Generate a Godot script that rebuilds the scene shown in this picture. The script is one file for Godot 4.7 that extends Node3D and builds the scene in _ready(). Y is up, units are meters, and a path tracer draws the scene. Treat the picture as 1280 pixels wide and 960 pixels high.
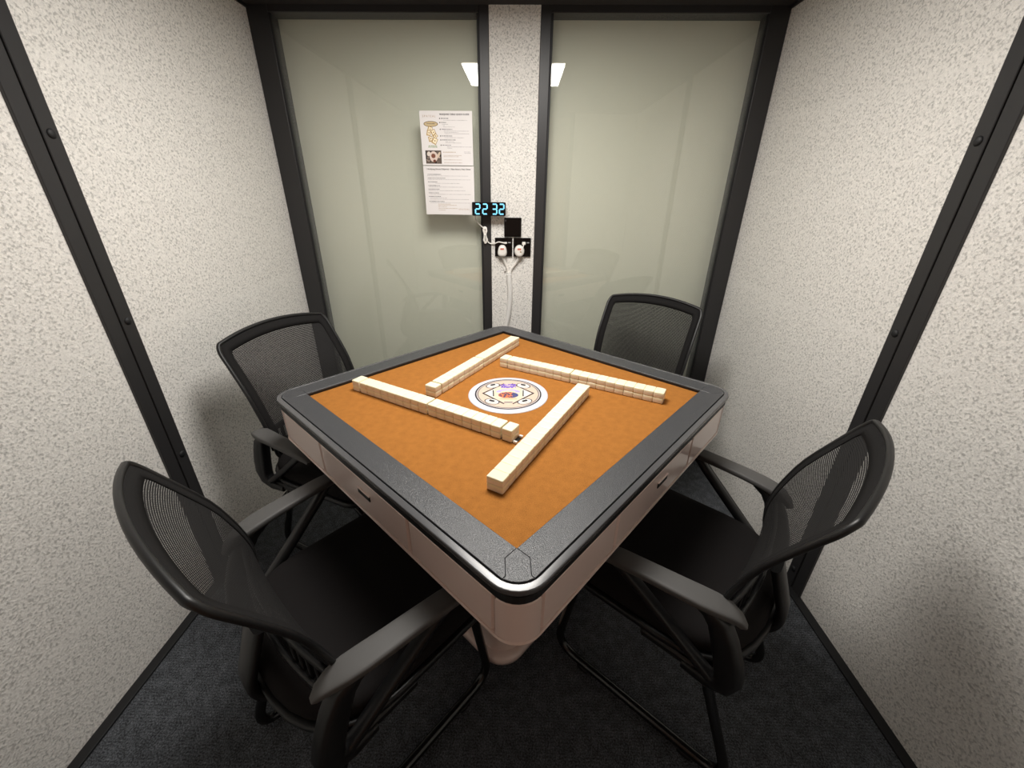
extends Node3D
# A small acoustic meeting pod with an automatic mahjong table, four mesh chairs and two frosted windows.

const LAMP_POS := Vector3(-0.065, 1.948, -1.110)
const LAMP_SIZE := Vector2(0.575, 0.52)
const XL := -1.109          # left wall face
const XR := 1.026           # right wall face
const ZB := -2.054          # back wall face
const ZF := 0.20            # inner face of the front wall
const YC := 1.976           # ceiling
const ZG := -2.066          # clear pane
const ZP := -2.012           # poster boards
const ZFROST := -2.130      # frosted pane

var M := {}
var rng := RandomNumberGenerator.new()

# ------------------------------------------------------------------ mesh builder
class MB:
	var v := PackedVector3Array()
	var g := PackedInt32Array()
	var uv := PackedVector2Array()
	func shape(t: PackedVector3Array, gr: PackedInt32Array, fix := true) -> void:
		var flip := false
		if fix:
			var c := Vector3.ZERO
			for p in t: c += p
			c /= maxf(t.size(), 1)
			var vol := 0.0
			for i in range(0, t.size(), 3):
				vol += (t[i] - c).dot((t[i + 1] - c).cross(t[i + 2] - c))
			flip = vol > 0.0
		for i in range(0, t.size(), 3):
			if flip:
				v.append(t[i]); v.append(t[i + 2]); v.append(t[i + 1])
			else:
				v.append(t[i]); v.append(t[i + 1]); v.append(t[i + 2])
			g.append(gr[i / 3])
	# rings: Array of PackedVector3Array with equal size. around: each ring closes on itself; looped: last ring joins the first
	func loft(rings: Array, around := true, looped := false, caps := true, flat := false, cap_group := 90) -> void:
		var t := PackedVector3Array()
		var gr := PackedInt32Array()
		var n: int = rings[0].size()
		var kmax := rings.size() if looped else rings.size() - 1
		for k in kmax:
			var a: PackedVector3Array = rings[k]
			var b: PackedVector3Array = rings[(k + 1) % rings.size()]
			for i in (n if around else n - 1):
				var j := (i + 1) % n
				t.append_array(PackedVector3Array([a[i], a[j], b[j], a[i], b[j], b[i]]))
				var q := -1 if flat else 1
				gr.append(q); gr.append(q)
		if caps and not looped and around:
			for e in [0, rings.size() - 1]:
				var r: PackedVector3Array = rings[e]
				var c := Vector3.ZERO
				for p in r: c += p
				c /= n
				for i in n:
					var j := (i + 1) % n
					if e == 0: t.append_array(PackedVector3Array([c, r[j], r[i]]))
					else: t.append_array(PackedVector3Array([c, r[i], r[j]]))
					gr.append(cap_group + (0 if e == 0 else 1))
		shape(t, gr, around)
	# sharp polygon prism in the xz plane with a chamfered top edge
	func prism(poly: PackedVector2Array, y0: float, y1: float, bevel := 0.0, smooth_side := false) -> void:
		var rings := []
		var ins := MB.inset(poly, bevel)
		var levels := [[poly, y0], [poly, y1 - bevel], [ins, y1]] if bevel > 0.0 else [[poly, y0], [poly, y1]]
		var t := PackedVector3Array()
		var gr := PackedInt32Array()
		for L in levels:
			var r := PackedVector3Array()
			for p in L[0]: r.append(Vector3(p.x, L[1], p.y))
			rings.append(r)
		var n := poly.size()
		for k in rings.size() - 1:
			for i in n:
				var j := (i + 1) % n
				t.append_array(PackedVector3Array([rings[k][i], rings[k][j], rings[k + 1][j], rings[k][i], rings[k + 1][j], rings[k + 1][i]]))
				var q: int = 3 + k if smooth_side else -1
				gr.append(q); gr.append(q)
		var idx := Geometry2D.triangulate_polygon(poly)
		for i in range(0, idx.size(), 3):
			var a := idx[i]; var b := idx[i + 1]; var c := idx[i + 2]
			var up: PackedVector3Array = rings[rings.size() - 1]
			var lo: PackedVector3Array = rings[0]
			# orient so that the cap agrees with the sides
			var cr := (poly[b] - poly[a]).cross(poly[c] - poly[a])
			var area := 0.0
			for m in n: area += poly[m].cross(poly[(m + 1) % n])
			if cr * area < 0.0:
				var s := b; b = c; c = s
			t.append_array(PackedVector3Array([up[a], up[b], up[c], lo[a], lo[c], lo[b]]))
			gr.append(-1); gr.append(-1)
		shape(t, gr)
	static func inset(poly: PackedVector2Array, d: float) -> PackedVector2Array:
		var n := poly.size()
		var area := 0.0
		for m in n: area += poly[m].cross(poly[(m + 1) % n])
		var s := 1.0 if area > 0.0 else -1.0
		var out := PackedVector2Array()
		for i in n:
			var e1 := (poly[i] - poly[(i + n - 1) % n]).normalized()
			var e2 := (poly[(i + 1) % n] - poly[i]).normalized()
			var n1 := Vector2(-e1.y, e1.x) * s
			var n2 := Vector2(-e2.y, e2.x) * s
			var b := (n1 + n2)
			b = b.normalized() if b.length() > 0.01 else n1
			out.append(poly[i] + b * d / maxf(0.35, b.dot(n1)))
		return out
	# chamfered box, centre c, size s
	func box(c: Vector3, s: Vector3, b := 0.0, basis := Basis.IDENTITY) -> void:
		var h := s / 2.0
		b = minf(b, minf(h.x, minf(h.y, h.z)) * 0.9)
		var t := PackedVector3Array()
		var gr := PackedInt32Array()
		if b <= 0.0:
			for ax in 3:
				for sg in [-1.0, 1.0]:
					var q := []
					for cc in [[-1, -1], [1, -1], [1, 1], [-1, 1]]:
						var p := Vector3.ZERO
						p[ax] = sg * h[ax]
						p[(ax + 1) % 3] = cc[0] * h[(ax + 1) % 3]
						p[(ax + 2) % 3] = cc[1] * h[(ax + 2) % 3]
						q.append(c + basis * p)
					if sg > 0: t.append_array(PackedVector3Array([q[0], q[1], q[2], q[0], q[2], q[3]]))
					else: t.append_array(PackedVector3Array([q[0], q[2], q[1], q[0], q[3], q[2]]))
					gr.append(-1); gr.append(-1)
			shape(t, gr)
			return
		# rings of a chamfered rectangle
		var rings := []
		for L in [[-h.y, b], [-h.y + b, 0.0], [h.y - b, 0.0], [h.y, b]]:
			var ins: float = L[1]
			var x := h.x - ins
			var z := h.z - ins
			var k := b * (1.0 if ins == 0.0 else 0.6)
			var r := PackedVector3Array()
			for p in [[x, -z + k], [x, z - k], [x - k, z], [-x + k, z], [-x, z - k], [-x, -z + k], [-x + k, -z], [x - k, -z]]:
				r.append(c + basis * Vector3(p[0], L[0], p[1]))
			rings.append(r)
		loft(rings, true, false, true, true)
	# rounded slab: rounded rectangle in xz (half sizes hx, hz, corner r) with rounded top / bottom
	func slab(c: Vector3, hx: float, hz: float, y0: float, y1: float, r: float, et: float, eb: float, n := 3, es := 3) -> void:
		var prof := []
		if eb > 0.0:
			for i in es + 1:
				var a := PI / 2 * i / es
				prof.append([eb * (1.0 - sin(a)), y0 + eb * (1.0 - cos(a))])
		else: prof.append([0.0, y0])
		if et > 0.0:
			for i in es + 1:
				var a := PI / 2 * i / es
				prof.append([et * (1.0 - cos(a)), y1 - et * (1.0 - sin(a))])
		else: prof.append([0.0, y1])
		var rings := []
		for p in prof:
			rings.append(MB.rrect(c, hx - p[0], hz - p[0], p[1], maxf(r - p[0], 0.0004), n))
		loft(rings, true, false, true)
	static func rrect(c: Vector3, hx: float, hz: float, y: float, r: float, n: int) -> PackedVector3Array:
		var o := PackedVector3Array()
		for q in [[1, 1, 0.0], [-1, 1, PI / 2], [-1, -1, PI], [1, -1, 3 * PI / 2]]:
			for i in n + 1:
				var a: float = q[2] + PI / 2 * i / n
				o.append(c + Vector3(q[0] * (hx - r) + r * cos(a), y, q[1] * (hz - r) + r * sin(a)))
		return o
	# a swept rounded-rectangle or round profile along a path. side: fixed lateral vector or ZERO for round tubes
	func sweep(path: PackedVector3Array, hw, ht, side := Vector3.ZERO, closed := false, seg := 12, pw := 2.0) -> void:
		var rings := []
		var n := path.size()
		var prev := Vector3.ZERO
		for i in n:
			var tan: Vector3
			if closed: tan = path[(i + 1) % n] - path[(i + n - 1) % n]
			else: tan = path[mini(i + 1, n - 1)] - path[maxi(i - 1, 0)]
			tan = tan.normalized()
			var s := side
			if s == Vector3.ZERO:
				s = prev if prev != Vector3.ZERO else (Vector3.UP if absf(tan.y) < 0.9 else Vector3.RIGHT)
			s = (s - tan * s.dot(tan)).normalized()
			prev = s
			var u := tan.cross(s).normalized()
			var w: float = hw[i] if hw is Array else hw
			var t: float = ht[i] if ht is Array else ht
			var r := PackedVector3Array()
			for k in seg:
				var a := TAU * (k + 0.5) / seg
				var ca := cos(a); var sa := sin(a)
				r.append(path[i] + s * w * signf(ca) * pow(absf(ca), 2.0 / pw) + u * t * signf(sa) * pow(absf(sa), 2.0 / pw))
			rings.append(r)
		loft(rings, true, closed, true)
	# lathe round the y axis: profile [radius, y]
	func lathe(c: Vector3, prof: Array, n := 32, flat := false) -> void:
		var rings := []
		for p in prof:
			var r := PackedVector3Array()
			for i in n:
				r.append(c + Vector3(p[0] * cos(TAU * i / n), p[1], p[0] * sin(TAU * i / n)))
			rings.append(r)
		loft(rings, true, false, true, flat)
	func mesh() -> ArrayMesh:
		var st := SurfaceTool.new()
		st.begin(Mesh.PRIMITIVE_TRIANGLES)
		for i in g.size():
			st.set_smooth_group(g[i] if g[i] >= 0 else 0xFFFFFFFF)
			for k in 3:
				if uv.size(): st.set_uv(uv[i * 3 + k])
				st.add_vertex(v[i * 3 + k])
		st.generate_normals()
		return st.commit()

# ------------------------------------------------------------------ node helpers
func part(parent: Node, called: String, mesh: Mesh, mat: Material) -> MeshInstance3D:
	var o := MeshInstance3D.new()
	o.name = called
	o.mesh = mesh
	o.material_override = mat
	parent.add_child(o, true)
	return o

func bpart(parent: Node, called: String, c: Vector3, s: Vector3, mat: Material, b := 0.0) -> MeshInstance3D:
	var mb := MB.new()
	mb.box(Vector3.ZERO, s, b)
	var o := part(parent, called, mb.mesh(), mat)
	o.position = c
	return o

func thing(called: String, label: String, category: String, at := Vector3.ZERO, turn := 0.0, group := "") -> Node3D:
	var o := Node3D.new()
	o.name = called
	add_child(o, true)
	o.position = at
	o.rotation.y = turn
	o.set_meta("label", label)
	o.set_meta("category", category)
	if group: o.set_meta("group", group)
	return o

func structure(called: String, label: String) -> Node3D:
	var o := Node3D.new()
	o.name = called
	add_child(o, true)
	o.set_meta("kind", "structure")
	o.set_meta("label", label)
	return o

func mat(color: Color, rough := 0.5, metal := 0.0, spec := 0.5) -> StandardMaterial3D:
	var m := StandardMaterial3D.new()
	m.albedo_color = color
	m.roughness = rough
	m.metallic = metal
	m.metallic_specular = spec
	return m

func lin(r: float, g: float, b: float) -> Color:
	return Color(r, g, b).linear_to_srgb()

func noise_img(size: int, freq: float, oct: int, seed_: int, type := FastNoiseLite.TYPE_SIMPLEX_SMOOTH) -> PackedByteArray:
	var n := FastNoiseLite.new()
	n.noise_type = type
	n.frequency = freq
	n.fractal_octaves = oct
	n.seed = seed_
	var im := n.get_seamless_image(size, size)
	im.convert(Image.FORMAT_L8)
	return im.get_data()

func tex(im: Image) -> ImageTexture:
	return ImageTexture.create_from_image(im)

func rgb_image(size: int, f: Callable) -> Image:
	var d := PackedByteArray()
	d.resize(size * size * 3)
	for i in size * size:
		var c: Vector3 = f.call(i)
		d[i * 3] = clampi(int(c.x), 0, 255)
		d[i * 3 + 1] = clampi(int(c.y), 0, 255)
		d[i * 3 + 2] = clampi(int(c.z), 0, 255)
	return Image.create_from_data(size, size, false, Image.FORMAT_RGB8, d)

# ------------------------------------------------------------------ materials
func make_materials() -> void:
	# wool felt: pale, with grey flecks and fibres
	var S := 1024
	var a := noise_img(S, 0.072, 4, 11)
	var b := noise_img(S, 0.028, 3, 23)
	var c := noise_img(S, 0.21, 1, 37)
	var e := noise_img(S, 0.13, 3, 41, FastNoiseLite.TYPE_VALUE_CUBIC)
	var fib := PackedFloat32Array()
	fib.resize(S * S)
	rng.seed = 5
	for k in 26000:
		var x := rng.randf() * S
		var y := rng.randf() * S
		var ang := rng.randf() * TAU
		var bend := rng.randf_range(-0.12, 0.12)
		var w := rng.randf_range(-0.34, 0.16)
		for s in rng.randi_range(8, 22):
			x += cos(ang); y += sin(ang); ang += bend
			var id := (int(y) & (S - 1)) * S + (int(x) & (S - 1))
			fib[id] = clampf(fib[id] + w * 0.55, -0.6, 0.3)
	var felt_im := rgb_image(S, func(i: int):
		var n := a[i] / 255.0 * 0.40 + e[i] / 255.0 * 0.42 + b[i] / 255.0 * 0.18
		var fleck := smoothstep(0.45, 0.70, n) * 0.21
		var v := 1.0 - fleck + (b[i] / 255.0 - 0.5) * 0.10 + (c[i] / 255.0 - 0.5) * 0.10 + fib[i] * 0.26
		v = clampf(v, 0.25, 1.08)
		return Vector3(238, 235, 230) * v)
	var felt := mat(Color.WHITE, 0.95, 0.0, 0.2)
	felt.albedo_texture = tex(felt_im)
	felt.uv1_triplanar = true
	felt.uv1_world_triplanar = true
	felt.uv1_scale = Vector3.ONE * 1.55
	var bump := Image.create_from_data(S, S, false, Image.FORMAT_L8, a)
	felt.heightmap_enabled = true
	felt.heightmap_texture = tex(bump)
	felt.heightmap_scale = 0.12
	M.felt = felt
	# looped carpet
	var ca := noise_img(512, 0.09, 3, 51)
	var cb := noise_img(512, 0.012, 2, 52)
	var carpet_im := rgb_image(512, func(i: int):
		var row := i / 512
		var rib := 0.5 + 0.5 * sin(row * TAU / 16.0)
		var v := 0.74 + rib * 0.10 + (ca[i] / 255.0 - 0.5) * 0.8 + (cb[i] / 255.0 - 0.5) * 0.25
		return Vector3(98, 101, 106) * clampf(v, 0.2, 1.5))
	M.carpet = mat(Color.WHITE, 0.95, 0.0, 0.15)
	M.carpet.albedo_texture = tex(carpet_im)
	M.carpet.uv1_triplanar = true
	M.carpet.uv1_world_triplanar = true
	M.carpet.uv1_scale = Vector3.ONE * 4.0
	# orange table cloth
	var oa := noise_img(512, 0.16, 2, 61)
	var ob := noise_img(512, 0.015, 3, 62)
	var cloth_im := rgb_image(512, func(i: int):
		var v := 1.0 + (oa[i] / 255.0 - 0.5) * 0.30 + (ob[i] / 255.0 - 0.5) * 0.10
		return Vector3(159, 104, 49) * v)
	M.cloth = mat(Color.WHITE, 0.9, 0.0, 0.2)
	M.cloth.albedo_texture = tex(cloth_im)
	M.cloth.uv1_triplanar = true
	M.cloth.uv1_scale = Vector3.ONE * 5.0
	# grained dark plastic of the table rail
	var gn := FastNoiseLite.new()
	gn.noise_type = FastNoiseLite.TYPE_SIMPLEX_SMOOTH
	gn.frequency = 0.30
	gn.fractal_octaves = 2
	gn.seed = 71
	var gim := gn.get_image(2048, 2048)
	gim.convert(Image.FORMAT_L8)
	M.rail = mat(Color8(64, 65, 68), 0.36, 0.0, 0.55)
	M.rail.uv1_triplanar = true
	M.rail.uv1_scale = Vector3.ONE * 0.98
	M.rail.uv1_offset = Vector3.ONE * 0.5
	M.rail.heightmap_enabled = true
	M.rail.heightmap_texture = tex(gim)
	M.rail.heightmap_scale = 0.07
	M.rim = mat(Color8(80, 80, 82), 0.27, 0.0, 0.6)
	M.seal = mat(Color8(14, 14, 15), 0.5)
	M.lacquer = mat(Color8(242, 220, 211), 0.28, 0.0, 0.5)
	M.lacquer.clearcoat_enabled = true
	M.lacquer.clearcoat = 0.7
	M.lacquer.clearcoat_roughness = 0.06
	M.core = mat(Color8(18, 17, 17), 0.6)
	M.metal = mat(Color8(150, 150, 150), 0.3, 0.9)
	M.black_trim = mat(Color8(44, 43, 44), 0.42, 0.0, 0.5)
	M.black_edge = mat(Color8(22, 22, 24), 0.6)
	M.plastic = mat(Color8(19, 19, 20), 0.42, 0.0, 0.5)
	M.plastic_soft = mat(Color8(84, 83, 82), 0.55, 0.0, 0.4)
	M.tube = mat(Color8(20, 20, 21), 0.22, 0.0, 0.6)
	M.seat = mat(Color8(33, 31, 31), 0.9, 0.0, 0.2)
	M.meshcloth = mat(Color8(38, 37, 37), 0.75, 0.0, 0.3)
	M.band = mat(Color8(30, 29, 29), 0.8, 0.0, 0.25)
	M.tile_body = mat(Color8(236, 226, 208), 0.2, 0.0, 0.5)
	M.tile_back = mat(Color8(240, 232, 200), 0.18, 0.0, 0.5)
	M.white = mat(Color8(232, 230, 226), 0.45)
	M.white_gloss = mat(Color8(236, 232, 226), 0.25)
	M.ring = mat(Color8(206, 207, 216), 0.3)
	M.paper = mat(Color8(224, 221, 219), 0.6, 0.0, 0.3)
	M.ink = mat(Color8(58, 54, 56), 0.8, 0.0, 0.2)
	M.gold_ink = mat(Color8(168, 140, 110), 0.7, 0.0, 0.3)
	M.black_gloss = mat(Color8(12, 12, 13), 0.12)
	M.grey_mark = mat(Color8(150, 150, 150), 0.6)
	M.red_mark = mat(Color8(205, 110, 90), 0.6)
	M.ceiling = mat(Color8(58, 56, 55), 0.9, 0.0, 0.2)
	M.frost = mat(Color8(206, 207, 190), 0.55, 0.0, 0.3)
	M.door = mat(Color8(134, 96, 72), 0.5)
	M.pane = mat(Color(0.96, 1.0, 0.97, 0.03), 0.0, 0.0, 0.5)
	M.pane.transparency = BaseMaterial3D.TRANSPARENCY_ALPHA
	M.lamp = mat(Color8(250, 248, 242), 0.6)
	M.lamp.emission_enabled = true
	M.lamp.emission = Color8(255, 246, 232)
	M.lamp.emission_energy_multiplier = 4.0
	M.digit = mat(Color8(120, 190, 215), 0.5)
	M.digit.emission_enabled = true
	M.digit.emission = Color8(110, 205, 250)
	M.digit.emission_energy_multiplier = 0.9

# ------------------------------------------------------------------ room
func build_room() -> void:
	var f := structure("floor", "dark grey ribbed carpet floor")
	bpart(f, "carpet", Vector3(-0.04, -0.02, -1.0), Vector3(2.5, 0.04, 2.7), M.carpet)
	var ce := structure("ceiling", "dark ceiling of the pod")
	# four slabs round the lamp opening
	var lx0 := LAMP_POS.x - LAMP_SIZE.x / 2 - 0.012
	var lx1 := LAMP_POS.x + LAMP_SIZE.x / 2 + 0.012
	var lz0 := LAMP_POS.z - LAMP_SIZE.y / 2 - 0.012
	var lz1 := LAMP_POS.z + LAMP_SIZE.y / 2 + 0.012
	bpart(ce, "ceiling_panel", Vector3(-0.04, YC + 0.02, (-2.25 + lz0) / 2), Vector3(2.5, 0.04, lz0 + 2.25), M.ceiling)
	bpart(ce, "ceiling_panel", Vector3(-0.04, YC + 0.02, (0.30 + lz1) / 2), Vector3(2.5, 0.04, 0.30 - lz1), M.ceiling)
	bpart(ce, "ceiling_panel", Vector3((-1.29 + lx0) / 2, YC + 0.02, (lz0 + lz1) / 2), Vector3(lx0 + 1.29, 0.04, lz1 - lz0), M.ceiling)
	bpart(ce, "ceiling_panel", Vector3((1.21 + lx1) / 2, YC + 0.02, (lz0 + lz1) / 2), Vector3(1.21 - lx1, 0.04, lz1 - lz0), M.ceiling)

	for side in [-1, 1]:
		var x: float = XL if side < 0 else XR
		var nm := "left" if side < 0 else "right"
		var w := structure("wall_" + nm, "pale flecked grey felt wall on the " + nm)
		bpart(w, "felt_panel", Vector3(x + side * 0.025, 0.985, (ZB - 0.1 - 1.055) / 2), Vector3(0.05, 1.966, 1.099), M.felt, 0.002)
		bpart(w, "felt_panel", Vector3(x + side * 0.025, 0.985, (-1.052 + 0.28) / 2), Vector3(0.05, 1.966, 1.332), M.felt, 0.002)
		bpart(w, "outer_skin", Vector3(x + side * 0.075, 1.0, -1.0), Vector3(0.048, 2.0, 2.6), M.black_edge)
		var tr := structure("trim_1" if side < 0 else "trim_2", "black metal strip pair with bolts on the " + nm + " wall seam")
		var s1 := bpart(tr, "strip", Vector3(x - side * 0.004, 0.985, -1.0735), Vector3(0.012, 1.96, 0.039), M.black_trim, 0.0015)
		bpart(tr, "strip", Vector3(x - side * 0.003, 0.985, -1.0315), Vector3(0.010, 1.96, 0.040), M.black_trim, 0.0015)
		for y in [0.08, 0.53, 0.978, 1.427, 1.876]:
			var mb := MB.new()
			mb.lathe(Vector3.ZERO, [[0.0105, -0.002], [0.0105, 0.001], [0.009, 0.0035], [0.005, 0.005], [0.0005, 0.0054]], 20)
			var o := part(s1, "bolt", mb.mesh(), M.black_edge)
			o.rotation.z = side * PI / 2
			o.position = Vector3(-side * 0.006, y - 0.985, 0.0)
		var bs := structure("baseboard_" + nm, "flat black edge strip along the carpet at the " + nm + " wall")
		bpart(bs, "strip", Vector3(x - side * 0.0145, 0.004, -1.0), Vector3(0.029, 0.008, 2.25), M.black_edge, 0.001)
		var tt := structure("trim_3" if side < 0 else "trim_4", "black strip where the " + nm + " wall meets the ceiling")
		bpart(tt, "strip", Vector3(x + side * 0.02, 1.974, -1.0), Vector3(0.06, 0.016, 2.5), M.black_edge, 0.001)

	# back wall: solid backing, felt column, windows
	var bw := structure("wall_back", "back wall with a narrow flecked felt column between two windows")
	bpart(bw, "backing", Vector3(-0.04, 1.0, -2.232), Vector3(2.4, 2.0, 0.04), M.black_edge)
	bpart(bw, "felt_column", Vector3((-0.147 + 0.0594) / 2, 1.0, ZB - 0.078), Vector3(0.206, 2.0, 0.156), M.felt, 0.002)

	window("window_1", "left frosted glass window in a black frame", -1.109, -0.147, 0.084, 0.040)
	window("window_2", "right frosted glass window in a black frame", 0.0594, 1.026, 0.042, 0.077)

	# front wall behind the camera, with a wooden door
	var fw := structure("wall_front", "flecked felt front wall on both sides of the door")
	bpart(fw, "felt_panel", Vector3((XL - 0.46) / 2, 0.985, ZF + 0.03), Vector3(-0.46 - XL, 1.97, 0.06), M.felt, 0.002)
	bpart(fw, "felt_panel", Vector3((XR + 0.46) / 2, 0.985, ZF + 0.03), Vector3(XR - 0.46, 1.97, 0.06), M.felt, 0.002)
	var dw := structure("door_1", "warm brown wooden door in a black frame")
	for sx in [-1, 1]:
		bpart(dw, "frame_post", Vector3(sx * 0.44, 0.985, ZF + 0.03), Vector3(0.04, 1.97, 0.07), M.black_trim, 0.002)
	bpart(dw, "frame_head", Vector3(0, 1.955, ZF + 0.03), Vector3(0.84, 0.04, 0.07), M.black_trim, 0.002)
	bpart(dw, "leaf", Vector3(0, 0.9675, ZF + 0.04), Vector3(0.838, 1.931, 0.04), M.door, 0.002)
	bpart(dw, "handle", Vector3(0.36, 1.0, ZF + 0.005), Vector3(0.02, 0.28, 0.03), M.metal, 0.004)

	# ceiling light panel
	var l := thing("ceiling_light", "square white light panel set in the dark ceiling", "ceiling light", LAMP_POS)
	bpart(l, "diffuser", Vector3(0, 0.022, 0), Vector3(LAMP_SIZE.x, 0.012, LAMP_SIZE.y), M.lamp)
	for s in [-1, 1]:
		bpart(l, "frame", Vector3(s * (LAMP_SIZE.x / 2 + 0.006), 0.030, 0), Vector3(0.012, 0.032, LAMP_SIZE.y + 0.024), M.black_trim, 0.001)
		bpart(l, "frame", Vector3(0, 0.030, s * (LAMP_SIZE.y / 2 + 0.006)), Vector3(LAMP_SIZE.x, 0.032, 0.012), M.black_trim, 0.001)
	bpart(l, "housing", Vector3(0, 0.055, 0), Vector3(LAMP_SIZE.x + 0.02, 0.015, LAMP_SIZE.y + 0.02), M.black_edge)

func window(nm: String, label: String, x0: float, x1: float, fl: float, fr: float) -> void:
	var w := structure(nm, label)
	var z0 := ZB - 0.156
	var zc := (z0 + ZB) / 2
	var d := 0.156
	bpart(w, "frame_post", Vector3(x0 + fl / 2, 1.0, zc), Vector3(fl, 2.0, d), M.black_trim, 0.002)
	bpart(w, "frame_post", Vector3(x1 - fr / 2, 1.0, zc), Vector3(fr, 2.0, d), M.black_trim, 0.002)
	var gx0 := x0 + fl
	var gx1 := x1 - fr
	bpart(w, "frame_head", Vector3((gx0 + gx1) / 2, 1.976, zc), Vector3(gx1 - gx0, 0.048, d), M.black_trim, 0.002)
	bpart(w, "frame_sill", Vector3((gx0 + gx1) / 2, 0.03, zc), Vector3(gx1 - gx0, 0.06, d), M.black_trim, 0.002)
	bpart(w, "pane", Vector3((gx0 + gx1) / 2, 1.006, ZG - 0.003), Vector3(gx1 - gx0, 1.892, 0.006), M.pane)
	bpart(w, "frosted_pane", Vector3((gx0 + gx1) / 2, 1.006, ZFROST - 0.004), Vector3(gx1 - gx0, 1.892, 0.008), M.frost)
	# slim glazing beads in front of the clear pane
	for s in [gx0 + 0.004, gx1 - 0.004]:
		bpart(w, "glazing_bead", Vector3(s, 1.006, ZG + 0.005), Vector3(0.008, 1.892, 0.010), M.black_edge, 0.001)

# ------------------------------------------------------------------ mahjong table
const TAB := Vector3(-0.0346, 0, -1.075)
const TAB_TURN := 48.53
const YCL := 0.768

func rsq(a: float, r: float, y: float, n := 8) -> PackedVector3Array:
	return MB.rrect(Vector3.ZERO, a, a, y, r, n)

func side_basis(k: int) -> Basis:
	return Basis(Vector3.UP, k * PI / 2)

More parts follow.
